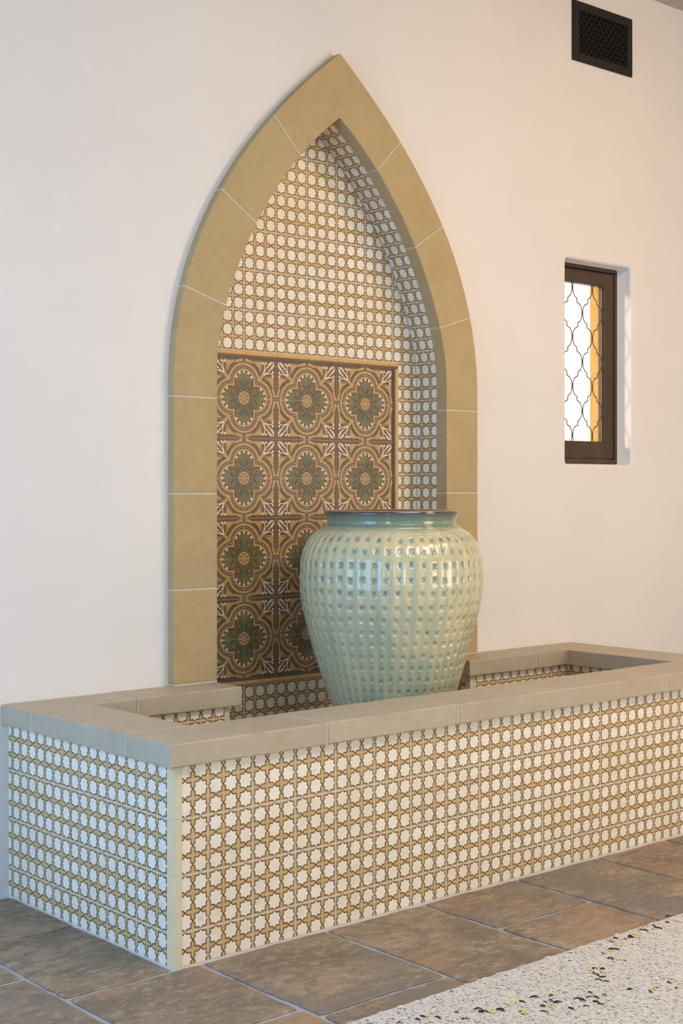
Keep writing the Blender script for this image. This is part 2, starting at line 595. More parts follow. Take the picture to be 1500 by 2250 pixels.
def clip_convex(subj, clip):
    """Sutherland-Hodgman, both counter-clockwise"""
    out = list(subj)
    for i in range(len(clip)):
        a, b = clip[i], clip[(i + 1) % len(clip)]
        ex, ey = b[0] - a[0], b[1] - a[1]
        inp, out = out, []
        if not inp:
            return []
        def side(p): return ex * (p[1] - a[1]) - ey * (p[0] - a[0])
        for k in range(len(inp)):
            p, q = inp[k - 1], inp[k]
            sp, sq = side(p), side(q)
            if sq >= 0:
                if sp < 0:
                    t = sp / (sp - sq); out.append((p[0] + t * (q[0] - p[0]), p[1] + t * (q[1] - p[1])))
                out.append(q)
            elif sp >= 0:
                t = sp / (sp - sq); out.append((p[0] + t * (q[0] - p[0]), p[1] + t * (q[1] - p[1])))
    res = []
    for p in out:
        if not res or math.hypot(p[0] - res[-1][0], p[1] - res[-1][1]) > 1e-4:
            res.append(p)
    if len(res) > 1 and math.hypot(res[0][0] - res[-1][0], res[0][1] - res[-1][1]) < 1e-4:
        res.pop()
    return res


def area2(p):
    return 0.5 * abs(sum(p[i - 1][0] * p[i][1] - p[i][0] * p[i - 1][1] for i in range(len(p))))


# ------------------------------------------------------------------ shared dimensions
T = 0.1524                      # wall tile pitch on the basin
YW = 0.918                      # face of the plaster wall
YO = 1.10                       # outer face of the wall
YA = 0.88                       # face of the stone arch
YS = 0.939                      # back of the stone reveal
YB = 1.055                      # tiled back of the niche
XC = 1.3515                     # centre line of the niche
ZCAP0, ZCAP1 = 0.542, 0.606
CEIL = 3.575
HO, HI = 0.747, 0.567           # half widths of the arch, outside and inside
AO, AI = 2.92, 2.677            # apex heights


def arch_dx(z, outer):
    z0 = 1.65 if outer else 1.70
    if z <= z0:
        return 0.0
    t = z - z0
    return (0.3805 * t * t + 0.0728 * t ** 3 - 0.0061 * t ** 4) if outer else (0.879 * t * t - 0.7496 * t ** 3 + 0.4686 * t ** 4)


def arch_curve(outer, zlo, n=26):
    """right half from the foot to the apex as (x offset from centre, z)"""
    h, top, z0 = (HO, AO, 1.65) if outer else (HI, AI, 1.70)
    pts = [(h, zlo)]
    for i in range(n + 1):
        z = z0 + (top - z0) * i / n
        k = arch_dx(z, outer) / arch_dx(top, outer)
        pts.append((h * (1 - k) if i < n else 0.0, z))
    return pts


def arch_half(outer, z):
    h, top = (HO, AO) if outer else (HI, AI)
    return h * (1 - min(1.0, arch_dx(z, outer) / arch_dx(top, outer)))


# ------------------------------------------------------------------ setting: wall, floor, ceiling
WX0, WX1, WZ0, WZ1 = 2.699, 3.161, 1.394, 2.300      # window opening in the plaster
EX0, EX1, EZ0, EZ1 = 2.770, 3.088, 1.455, 2.240      # narrower outer opening


def build_wall():
    bm = bmesh.new()
    def loop(pts, y):
        vs = [bm.verts.new((x, y, z)) for x, z in pts]
        es = [bm.edges.new((vs[i], vs[(i + 1) % len(vs)])) for i in range(len(vs))]
        return vs, es
    def rrect(g, r):
        out = []
        for cx, cz, a0 in ((WX1 + g - r, WZ1 + g - r, 0), (WX0 - g + r, WZ1 + g - r, 90), (WX0 - g + r, WZ0 - g + r, 180), (WX1 + g - r, WZ0 - g + r, 270)):
            for k in range(5):
                a = math.radians(a0 + 22.5 * k)
                out.append((cx + r * math.cos(a), cz + r * math.sin(a)))
        return out
    outer = [(-12, -0.02), (7, -0.02), (7, 8.0), (-12, 8.0)]
    half = arch_curve(True, 0.62, 20)
    niche = [(XC + (x - 0.06 if x > 0.06 else 0.0), z - (0.06 if x == 0 else 0.02)) for x, z in half]
    nl = [(2 * XC - x, z) for x, z in reversed(niche[:-1])]
    niche = [(1.955, 0.27), (1.955, 0.60)] + niche[0:] + nl + [(0.745, 0.60), (0.745, 0.27)]
    vo, eo = loop(outer, YW)
    vn, en = loop(niche, YW)
    g = 0.014
    prof = [(g, YW)] + [(g - g * math.sin(a), YW + g - g * math.cos(a)) for a in [math.radians(d) for d in (30, 60, 90)]] + [(0.0, 1.03)]
    rings = []
    for off, y in prof:
        rings.append(loop(rrect(off, 0.016 + off), y))
    bmesh.ops.triangle_fill(bm, use_beauty=True, use_dissolve=False, edges=eo + en + rings[0][1])
    for (va, _), (vb, _) in zip(rings[:-1], rings[1:]):
        for i in range(len(va)):
            j = (i + 1) % len(va)
            bm.faces.new((va[i], va[j], vb[j], vb[i])).smooth = True
    # step to the narrower outer opening and its jambs
    ex = [(EX1, EZ1), (EX0, EZ1), (EX0, EZ0), (EX1, EZ0)]
    last = rings[-1][0]
    a = [bm.verts.new((x, 1.03, z)) for x, z in ex]
    b = [bm.verts.new((x, YO, z)) for x, z in ex]
    for k in range(4):
        seg = last[k * 5:(k + 1) * 5]
        for i in range(4):
            bm.faces.new((seg[i], seg[i + 1], a[k]))
        kn = (k + 1) % 4
        bm.faces.new((seg[4], last[kn * 5], a[kn], a[k]))
        bm.faces.new((a[k], a[kn], b[kn], b[k])).material_index = 1
    # outer face and ends
    v2 = [bm.verts.new((x, YO, z)) for x, z in outer]
    # v2 order: left-low, right-low, right-top, left-top; b order: right-top, left-top, left-low, right-low
    for q in ((v2[0], v2[1], b[3], b[2]), (v2[1], v2[2], b[0], b[3]), (v2[2], v2[3], b[1], b[0]), (v2[3], v2[0], b[2], b[1])):
        bm.faces.new(q).material_index = 1
    for i in range(4):
        j = (i + 1) % 4
        bm.faces.new((vo[i], vo[j], v2[j], v2[i]))
    # sides of the niche cavity behind the stone
    vb_ = [bm.verts.new((v.co.x, YO - 0.005, v.co.z)) for v in vn]
    for i in range(len(vn)):
        j = (i + 1) % len(vn)
        bm.faces.new((vn[i], vn[j], vb_[j], vb_[i]))
    bmesh.ops.recalc_face_normals(bm, faces=bm.faces)
    me = bpy.data.meshes.new('wall_back')
    bm.to_mesh(me); bm.free()
    me.materials.append(PLASTER)
    me.materials.append(OCHRE)
    return tag(link('wall_back', me), 'hand-trowelled white plaster wall around the niche and window', kind='structure')


wall = build_wall()

floor = box('floor', (-12, -9, -0.12), (7, YW + 0.02, -0.006), FGROUT)
tag(floor, 'floor of large square brown-grey flagstones with pale joints', kind='structure')


def flagstone(x0, x1, y0, y1):
    g = 0.0085
    x0 += g; x1 -= g; y0 += g; y1 -= g
    cx, cy = (x0 + x1) / 2, (y0 + y1) / 2
    pts = []
    def edge(a, b, n):
        nx, ny = -(b[1] - a[1]), (b[0] - a[0])
        L = math.hypot(nx, ny)
        ph = random.uniform(0, 6)
        for k in range(n):
            t = k / n
            w = (random.gauss(0, 0.0014) + 0.0022 * math.sin(ph + 7 * t)) if k else 0.003
            pts.append((a[0] + (b[0] - a[0]) * t + nx / L * w - cx, a[1] + (b[1] - a[1]) * t + ny / L * w - cy))
    c = [(x0, y0), (x1, y0), (x1, y1), (x0, y1)]
    for i in range(4):
        L = math.hypot(c[(i + 1) % 4][0] - c[i][0], c[(i + 1) % 4][1] - c[i][1])
        edge(c[i], c[(i + 1) % 4], max(2, int(L / 0.03)))
    V, F = poly_slab('flagstone', pts, 0.016 + random.uniform(-0.0008, 0.0008), FLAG, 0.003)
    return link('flagstone', mesh('flagstone', V, F, FLAG), floor, (cx, cy, -0.016 + 0.063), None)


def lay_floor():
    off = Vector(floor.location)
    cols = [(-2.45, -2.03, None), (-2.03, -1.60, None), (-1.60, -1.17, None), (-1.17, -0.75, None),
            (-0.75, -0.325, [0.90, 0.62, 0.203, -0.26, -0.70, -1.15, -1.6]),
            (-0.325, 0.085, [0.90, 0.508, -0.001, -0.44, -0.86, -1.28, -1.7]),
            (0.085, 0.525, [-0.001, -0.507, -0.92, -1.34, -1.75]),
            (0.525, 0.920, [-0.001, -0.64, -1.06, -1.48, -1.9]),
            (0.920, 1.345, [-0.001, -0.323, -0.75, -1.17, -1.6]),
            (1.345, 1.760, [-0.001, -0.60, -1.02, -1.44, -1.85]),
            (1.760, 2.150, [-0.001, -0.45, -0.87, -1.29, -1.7]),
            (2.150, 2.575, [-0.001, -0.40, -0.83, -1.25, -1.7]),
            (2.575, 2.99, None), (2.99, 3.42, None), (3.42, 3.84, None), (3.84, 4.26, None)]
    for x0, x1, ys in cols:
        if ys is None:
            ys = [0.91]
            while ys[-1] > -1.6:
                ys.append(ys[-1] - random.choice((0.36, 0.42, 0.47)))
        for a, b in zip(ys[:-1], ys[1:]):
            xx1, xx0 = x1, x0
            if x0 < 0 < x1 and a > 0:
                xx1 = 0.003
            if x0 < 2.735 < x1 and a > 0:
                xx0 = 2.735
            o = flagstone(xx0, xx1, b, a)
            o.location = (o.location.x - off.x, o.location.y - off.y, -0.016 - off.z)


lay_floor()

# the rest of the room
tag(box('wall_right', (5.4, -6.2, -0.02), (5.6, YW - 0.002, CEIL), PLASTER), 'white plaster wall at the far right of the room', kind='structure')
tag(box('wall_left', (-3.6, -6.2, -0.02), (-3.4, YW - 0.002, CEIL), PLASTER), 'white plaster wall at the far left of the room', kind='structure')
tag(box('wall_front', (-3.4, -6.4, -0.02), (5.4, -6.2, CEIL), PLASTER), 'white plaster wall facing the fountain', kind='structure')

# ceiling of boards running out from the wall
ceil = box('ceiling', (-3.4, -6.4, CEIL + 0.018), (7, YW + 0.02, CEIL + 0.12), PLANKM)
tag(ceil, 'pale timber board ceiling', kind='structure')
pm = box_mesh('plank', (0.097, 6.0, 0.02), PLANKM, 0.003)
for k in range(-66, 19):
    x = 3.405 + 0.10 * k + 0.05
    o = link('plank', pm, ceil)
    o.location = Vector((x, YW - 3.0 - 0.001, CEIL + 0.010)) - Vector(ceil.location)

# ------------------------------------------------------------------ window
def build_window():
    root = empty('window_1', (2.93, 1.03, WZ0))
    tag(root, 'small dark wood window with curved iron lattice in the deep plaster opening', kind='structure')
    org = Vector(root.location)
    def P(name, lo, hi, mat, bevel=0.002, parent=root, o=org):
        return box(name, lo, hi, mat, parent, bevel, 1, o)
    x0, x1, z0, z1 = WX0, WX1, WZ0, WZ1
    fw, y0, y1 = 0.018, 0.998, 1.034
    fr = P('window_frame', (x0, y0, z0 + 0.003), (x0 + fw, y1, z1), WALNUT)
    P('window_frame', (x1 - fw, y0, z0 + 0.003), (x1, y1, z1), WALNUT)
    P('window_frame', (x0 + fw, y0, z1 - fw), (x1 - fw, y1, z1), WALNUT)
    P('window_frame', (x0 + fw, y0, z0 + 0.003), (x1 - fw, y1, z0 + fw + 0.006), WALNUT)
    a0, a1, c0, c1 = x0 + fw + 0.003, x1 - fw - 0.003, z0 + fw + 0.009, z1 - fw - 0.003
    sx, st, sb = 0.068, 0.062, 0.079
    ya, yb = 1.004, 1.040
    P('sash_stile', (a0, ya, c0), (a0 + sx, yb, c1), WALNUT)
    P('sash_stile', (a1 - sx, ya, c0), (a1, yb, c1), WALNUT)
    P('sash_rail', (a0 + sx, ya, c1 - st), (a1 - sx, yb, c1), WALNUT)
    P('sash_rail', (a0 + sx, ya, c0), (a1 - sx, yb, c0 + sb), WALNUT)
    g0, g1, h0, h1 = a0 + sx, a1 - sx, c0 + sb, c1 - st
    P('pane', (g0, 1.024, h0), (g1, 1.028, h1), GLASS, 0.0)
    # lattice of paired ogee bars
    w = (g1 - g0 - 0.004) / 4.0
    hh = 0.1115
    shape = [(0, 0), (0.01, .10), (0.06, .22), (0.20, .335), (0.455, .425), (0.455, .575), (0.80, .665), (0.94, .78), (0.99, .90), (1, 1)]
    ztop = 1.8605 + hh * 2
    yg = 1.016
    def strand(path):
        bm = bmesh.new()
        r = 0.0028
        prev = None
        for i, (x, z) in enumerate(path):
            a = path[max(0, i - 1)]; b = path[min(len(path) - 1, i + 1)]
            t = Vector((b[0] - a[0], 0, b[1] - a[1])).normalized()
            nn = Vector((t.z, 0, -t.x))
            ring = [bm.verts.new(Vector((x, yg, z)) - org + (nn * ca + Vector((0, sa, 0))) * r) for ca, sa in ((1, 0), (0, 1), (-1, 0), (0, -1))]
            if prev:
                for k in range(4):
                    bm.faces.new((prev[k], prev[(k + 1) % 4], ring[(k + 1) % 4], ring[k]))
            prev = ring
        me = bpy.data.meshes.new('lattice_bar')
        bmesh.ops.recalc_face_normals(bm, faces=bm.faces)
        bm.to_mesh(me); bm.free()
        me.materials.append(IRON)
        link('lattice_bar', me, root)
    # nodes sit on a staggered grid; every bar swings between two neighbouring columns
    zlist = [ztop - hh * k for k in range(-2, 8)]
    for c in range(4):
        for ph in (c % 2,):
            path = []
            for k in range(len(zlist) - 1):
                right = ((k + ph) % 2 == 0)
                xa = g0 + 0.002 + (c if right else c + 1) * w
                xb = g0 + 0.002 + (c + 1 if right else c) * w
                # keep the pairs just touching
                ea = 0.0028 * (1 if right else -1)
                for s, t in shape[:-1]:
                    path.append((xa + ea + (xb - xa - 2 * ea) * s, zlist[k] - hh * t))
            path = [p for p in path if h0 - 0.004 < p[1] < h1 + 0.004]
            strand(path)
    P('lattice_frame', (g1 - 0.006, 1.012, h0), (g1 - 0.001, 1.020, h1), IRON, 0.0)
    P('lattice_frame', (g0 + 0.001, 1.012, h0), (g0 + 0.006, 1.020, h1), IRON, 0.0)
    return root


build_window()


# ------------------------------------------------------------------ tiles
def tile_obj(name, parent, org, poly, uv_of, plane, mat, thick=0.007, cache=None, key=None):
    """a tile whose outline is given in (a, b); plane maps (a, b, c) to world, c pointing out of the wall"""
    cx = sum(p[0] for p in poly) / len(poly); cy = sum(p[1] for p in poly) / len(poly)
    if cache is not None and key in cache:
        me = cache[key]
    else:
        loc = [(p[0] - cx, p[1] - cy) for p in poly]
        V, F = poly_slab(name, loc, thick, mat, min(0.0012, thick * 0.55))
        uvs = [uv_of(v[0] + cx, v[1] + cy) for v in V]
        M3 = plane[1]
        V3 = [M3 @ Vector(v) for v in V]
        me = mesh(name, V3, F, mat, uvs)
        if M3.determinant() < 0:
            me.flip_normals()
        if cache is not None:
            cache[key] = me
    o = link(name, me, parent)
    o.location = plane[0](cx, cy) - org
    return o


def rect(a0, a1, b0, b1, g=0.0017):
    return [(a0 + g, b0 + g), (a1 - g, b0 + g), (a1 - g, b1 - g), (a0 + g, b1 - g)]


def cols(vals): return Matrix(vals).transposed()


# plane maps: (a,b)->world point at the grout face, and the 3x3 for (a,b,c)
def pl_front(y): return (lambda a, b: Vector((a, y, b)), cols([(1, 0, 0), (0, 0, 1), (0, -1, 0)]))
def pl_back(y): return (lambda a, b: Vector((a, y, b)), cols([(1, 0, 0), (0, 0, 1), (0, 1, 0)]))
def pl_left(x): return (lambda a, b: Vector((x, a, b)), cols([(0, 1, 0), (0, 0, 1), (-1, 0, 0)]))
def pl_right(x): return (lambda a, b: Vector((x, a, b)), cols([(0, 1, 0), (0, 0, 1), (1, 0, 0)]))


def tile_field(parent, org, plane, a0, a1, b0, b1, sa, sb, pitch, cache, tagk, thick=0.0014):
    """star tiles on a rectangle: seams at sa + k*pitch and sb + k*pitch, edges cut"""
    def cuts(lo, hi, s):
        out = [lo]
        k = math.ceil((lo - s) / pitch + 1e-6)
        while s + k * pitch < hi - 1e-6:
            if s + k * pitch - out[-1] > 0.004:
                out.append(s + k * pitch)
            k += 1
        out.append(hi)
        return out
    A, B = cuts(a0, a1, sa), cuts(b0, b1, sb)
    for i in range(len(A) - 1):
        for j in range(len(B) - 1):
            if A[i + 1] - A[i] < 0.006 or B[j + 1] - B[j] < 0.006:
                continue
            full = abs(A[i + 1] - A[i] - pitch) < 1e-4 and abs(B[j + 1] - B[j] - pitch) < 1e-4
            key = (tagk, 'full') if full else (tagk, i if abs(A[i + 1] - A[i] - pitch) > 1e-4 else -1, j if abs(B[j + 1] - B[j] - pitch) > 1e-4 else -1)
            o = tile_obj('star_tile', parent, org, rect(A[i], A[i + 1], B[j], B[j + 1]),
                         lambda a, b: ((a - sa) / pitch, (b - sb) / pitch), plane, STAR, thick, cache, key)
            o.rotation_euler = (random.gauss(0, 0.0012), random.gauss(0, 0.0012), random.gauss(0, 0.0012))


# ------------------------------------------------------------------ the fountain basin
OX1 = 2.710                     # right tiled face
IX0, IX1, IY0, IY1 = 0.174, 2.519, 0.179, 0.761   # inner tiled faces
NX0, NX1 = 0.750, 1.930         # niche cheeks below the coping
ZF = 0.30                       # basin floor


def build_fountain():
    org = Vector((1.355, 0.45, 0.0))
    root = empty('fountain_basin', org)
    tag(root, 'long low fountain basin clad in star-and-cross tiles with a sandstone coping', 'fountain')
    t = 0.0014
    # masonry core, one ring of walls with a floor
    bm = bmesh.new()
    def cbox(lo, hi):
        r = bmesh.ops.create_cube(bm, size=1.0)
        bmesh.ops.scale(bm, vec=[hi[i] - lo[i] for i in range(3)], verts=r['verts'])
        bmesh.ops.translate(bm, vec=[(hi[i] + lo[i]) / 2 - org[i] for i in range(3)], verts=r['verts'])
    zc = ZCAP0 - 0.001
    rt = 0.0285
    def prism(pts, z0, z1):
        lo = [bm.verts.new((x - org.x, y - org.y, z0)) for x, y in pts]
        hi = [bm.verts.new((x - org.x, y - org.y, z1)) for x, y in pts]
        n = len(pts)
        bm.faces.new(lo); bm.faces.new(hi)
        for i in range(n):
            bm.faces.new((lo[i], lo[(i + 1) % n], hi[(i + 1) % n], hi[i]))
    arcs = [math.radians(15 * k) for k in range(7)]
    rc = rt - 0.002
    e = 0.0012
    left_arc = [(e + rc - rc * math.cos(a), e + rc - rc * math.sin(a)) for a in arcs]
    right_arc = [(OX1 - x, y) for x, y in reversed(left_arc)]
    prism(left_arc + right_arc + [(OX1 - t, IY0 - t), (t, IY0 - t)], -0.008, zc)
    cbox((t, IY0 - t, -0.008), (IX0 - t, YW - 0.001, zc))
    cbox((IX1 + t, IY0 - t, -0.008), (OX1 - t, YW - 0.001, zc))
    cbox((IX0 - t, IY1 + t, -0.008), (NX0 - t, YW - 0.001, zc))
    cbox((NX1 + t, IY1 + t, -0.008), (IX1 + t, YW - 0.001, zc))
    bmesh.ops.recalc_face_normals(bm, faces=bm.faces)
    me = bpy.data.meshes.new('core'); bm.to_mesh(me); bm.free(); me.materials.append(GROUT)
    link('core', me, root)
    box('basin_bed', (IX0 - t, IY0 - t, -0.006), (IX1 + t, IY1 + t, ZF), CONCRETE, root, 0, 1, org)
    box('basin_bed', (NX0 - t, IY1 + t, -0.006), (NX1 + t, YB, ZF), CONCRETE, root, 0, 1, org)
    # tiles
    cache = {}
    zt = ZCAP0 - 0.002
    tile_field(root, org, pl_front(t), rt, OX1 - rt, 0.001, zt, 0.1155, 0.0928, T, cache, 'front')
    tile_field(root, org, pl_left(t), rt, YW - 0.002, 0.001, zt, 0.1774, 0.0928, T, cache, 'left')
    tile_field(root, org, pl_right(OX1 - t), rt, YW - 0.002, 0.001, zt, 0.1774, 0.0928, T, cache, 'right')
    tile_field(root, org, pl_front(IY1 + t), IX0, NX0 - 0.014, ZF, zt, 0.5794, 0.5035 - T, T, cache, 'inl')
    tile_field(root, org, pl_front(IY1 + t), NX1 + 0.026, IX1, ZF, zt, 2.1137, 0.505 - T, T, cache, 'inr')
    tile_field(root, org, pl_back(IY0 - t), IX0, IX1, ZF, zt, 0.1155, 0.5035 - T, T, cache, 'inf')
    tile_field(root, org, pl_right(IX0 - t), IY0, IY1, ZF, zt, 0.1774, 0.5035 - T, T, cache, 'insl')
    tile_field(root, org, pl_left(IX1 + t), IY0, IY1, ZF, zt, 0.1774, 0.505 - T, T, cache, 'insr')
    # rounded corner trim, one piece per tile course
    def trim(cx, cy, sx, sy, r, z0, z1):
        n = 7
        pts = [(cx + sx * r, cy)]
        arc = [(cx - sx * r * math.cos(a) * 0 + sx * 0, cy) for a in (0,)]
        out = []
        for k in range(n + 1):
            a = math.pi / 2 * k / n
            out.append((cx + sx * (r - r * math.cos(a)), cy + sy * (r - r * math.sin(a))))
        # out runs from (cx, cy+sy*r) to (cx+sx*r, cy); close through the inner corner
        poly = out + [(cx + sx * r, cy + sy * r)]
        ccx = sum(p[0] for p in poly) / len(poly); ccy = sum(p[1] for p in poly) / len(poly)
        V, F = [], []
        m = len(poly)
        for z in (0, z1 - z0):
            V += [(p[0] - ccx, p[1] - ccy, z) for p in poly]
        F.append(tuple(range(m))); F.append(tuple(range(m, 2 * m)))
        for i in range(m):
            j = (i + 1) % m
            F.append((i, j, m + j, m + i))
        me = mesh('corner_trim', V, F, CREAM)
        fix_normals(me)
        for p in me.polygons:
            p.use_smooth = abs(p.normal.z) < 0.5
        me.set_sharp_from_angle(angle=math.radians(40))
        link('corner_trim', me, root, (ccx - org.x, ccy - org.y, z0))
    zs = [0.001, 0.0928, 0.2452, 0.398, zt]
    for a, b in zip(zs[:-1], zs[1:]):
        trim(0.0, 0.0, 1, 1, rt - 0.002, a + 0.001, b - 0.001)
        trim(OX1, 0.0, -1, 1, rt - 0.002, a + 0.001, b - 0.001)
    for a, b in ((ZF, 0.3511), (0.3511, zt)):
        trim(NX0, IY1, -1, 1, 0.0135, a + 0.001, b - 0.001)
        trim(NX1, IY1, 1, 1, 0.0245, a + 0.001, b - 0.001)
    # coping stones with open joints
    ox0, ox1, oy0 = -0.0236, 2.734, -0.0236
    ix0, ix1, iy0, iy1 = 0.198, 2.495, 0.2028, 0.737
    j = 0.0029
    pieces = []
    xs = [ox0, 0.520, 1.060, 1.600, 2.143, ox1]
    for a, b in zip(xs[:-1], xs[1:]):
        pieces.append((a + (j if a > ox0 else 0), b - (j if b < ox1 else 0), oy0, iy0 - j))
    pieces.append((ox0, ix0, iy0 + j, iy1 - j))
    pieces.append((ox0, 0.368 - j, iy1 + j, YW - 0.001))
    pieces.append((0.368 + j, 0.787, iy1 + j, YW - 0.001))
    pieces.append((1.906, 2.319 - j, iy1 + j, YW - 0.001))
    pieces.append((2.319 + j, ox1, iy1 + j, YW - 0.001))
    pieces.append((ix1, ox1, iy0 + j, iy1 - j))
    for (a, b, c, d) in pieces:
        dz = random.uniform(-0.0008, 0.0008)
        stone_box('coping_stone', (a, c, ZCAP0), (b, d, ZCAP1 + dz), COPE, root, org)
    # mortar in the joints, just shy of the stone faces
    m = 0.0016
    def joint(a, b, c, d):
        box('mortar_joint', (a, c, ZCAP0 + m), (b, d, ZCAP1 - 0.0008), MORTAR, root, 0, 1, org)
    for x in xs[1:-1]:
        joint(x - j, x + j, oy0 + m, iy0 - m)
    joint(ox0 + m, ix0 - m, iy0 - j, iy0 + j); joint(ix1 + m, ox1 - m, iy0 - j, iy0 + j)
    joint(ox0 + m, ix0 - m, iy1 - j, iy1 + j); joint(ix1 + m, ox1 - m, iy1 - j, iy1 + j)
    joint(0.368 - j, 0.368 + j, iy1 + m, YW - m); joint(2.319 - j, 2.319 + j, iy1 + m, YW - m)
    return root


build_fountain()


# ------------------------------------------------------------------ stone arch
def build_arch():
    base = ZCAP1 + 0.001
    org = Vector((XC, YW, base))
    root = empty('stone_arch', org)
    tag(root, 'pointed sandstone arch surround framing the tiled niche', 'arch')
    jz = [base + 0.007, 0.936, 1.266, 1.600]
    JR = [((1.6715 - XC), 2.636, (1.5385 - XC), 2.5075), ((1.896 - XC), 2.335, (1.7455 - XC), 2.234), ((2.054 - XC), 1.981, (1.882 - XC), 1.928)]
    gap = 0.0050
    fo = arch_curve(True, base, 60); fi = arch_curve(False, base, 60)
    def sub(outer, za, zb, n):
        return [(arch_half(outer, za + (zb - za) * k / n), za + (zb - za) * k / n) for k in range(n + 1)]
    def solid(name, quadstrip, mat, y0, y1, jitter=0.0):
        """quadstrip: list of (outer, inner) points; extruded from y0 (front) to y1"""
        bm = bmesh.new()
        rows = []
        for (xo, zo), (xi, zi) in quadstrip:
            r = []
            for y in (y0, y1):
                yo = y1 if (y == y1) else y
                r.append((bm.verts.new((xo, yo - org.y, zo - base)), bm.verts.new((xi, yo - org.y, zi - base))))
            rows.append(r)
        for a, b in zip(rows[:-1], rows[1:]):
            for (p, q, r_, s) in ((a[0][0], a[0][1], b[0][1], b[0][0]), (a[1][1], a[1][0], b[1][0], b[1][1]),
                                  (a[0][0], b[0][0], b[1][0], a[1][0]), (a[0][1], a[1][1], b[1][1], b[0][1])):
                bm.faces.new((p, q, r_, s))
        for r in (rows[0], rows[-1]):
            try:
                bm.faces.new((r[0][0], r[0][1], r[1][1], r[1][0]))
            except ValueError:
                pass
        bmesh.ops.recalc_face_normals(bm, faces=bm.faces)
        sharp = [e for e in bm.edges if len(e.link_faces) == 2 and e.calc_face_angle(0) > 0.9]
        if jitter:
            bmesh.ops.bevel(bm, geom=sharp, offset=0.003, segments=2, affect='EDGES', profile=0.5)
        me = bpy.data.meshes.new(name); bm.to_mesh(me); bm.free(); me.materials.append(mat)
        return link(name, me, root)
    def strip(o0, o1, i0, i1, side, n=10):
        O = sub(True, o0, o1, n); I = sub(False, i0, i1, n)
        return [((side * a[0], a[1]), (side * b[0], b[1])) for a, b in zip(O, I)]
    nr = []
    for side in (-1, 1):
        for a, b in zip(jz[:-1], jz[1:]):
            solid('jamb_stone', strip(a + (gap / 2 if a > jz[0] else 0), b - gap / 2, a + (gap / 2 if a > jz[0] else 0), b - gap / 2, side, 6), SAND, YA, YS, 1)
        zo = [1.600, JR[2][1], JR[1][1], JR[0][1]]
        zi = [1.600, JR[2][3], JR[1][3], JR[0][3]]
        for k in range(3):
            solid('voussoir', strip(zo[k] + gap / 2, zo[k + 1] - gap * 0.42, zi[k] + gap / 2, zi[k + 1] - gap * 0.42, side, 14), SAND, YA, YS, 1)
    # one solid apex stone
    L = strip(JR[0][1] + gap * 0.42, AO, JR[0][3] + gap * 0.42, AI, -1, 14)
    R = strip(JR[0][1] + gap * 0.42, AO, JR[0][3] + gap * 0.42, AI, 1, 14)
    solid('apex_stone', L + R[::-1][1:], SAND, YA, YS, 1)
    # mortar fills the joints a little behind the faces
    mi = 0.0012
    def mort(p):
        (xo, zo), (xi, zi) = p
        dx, dz = xi - xo, zi - zo
        Ln = math.hypot(dx, dz); ux, uz = dx / Ln, dz / Ln
        nx, nz = -uz, ux
        h = gap / 2 + 0.0005
        a = (xo + ux * mi, zo + uz * mi); b = (xi - ux * mi, zi - uz * mi)
        qs = [((a[0] + nx * h, a[1] + nz * h), (b[0] + nx * h, b[1] + nz * h)), ((a[0] - nx * h, a[1] - nz * h), (b[0] - nx * h, b[1] - nz * h))]
        solid('mortar_joint', qs, MORTAR, YA + mi, YS - mi)
    for side in (-1, 1):
        for z in jz[1:]:
            mort(((side * arch_half(True, z), z), (side * arch_half(False, z), z)))
        for (xo, zo, xi, zi) in JR:
            mort(((side * arch_half(True, zo), zo), (side * arch_half(False, zi), zi)))
        solid('mortar_bed', [((side * (HO - 0.001), base), (side * (HI + 0.001), base)), ((side * (HO - 0.001), jz[0]), (side * (HI + 0.001), jz[0]))], MORTAR, YA + 0.0005, YS - mi)
    return root


build_arch()


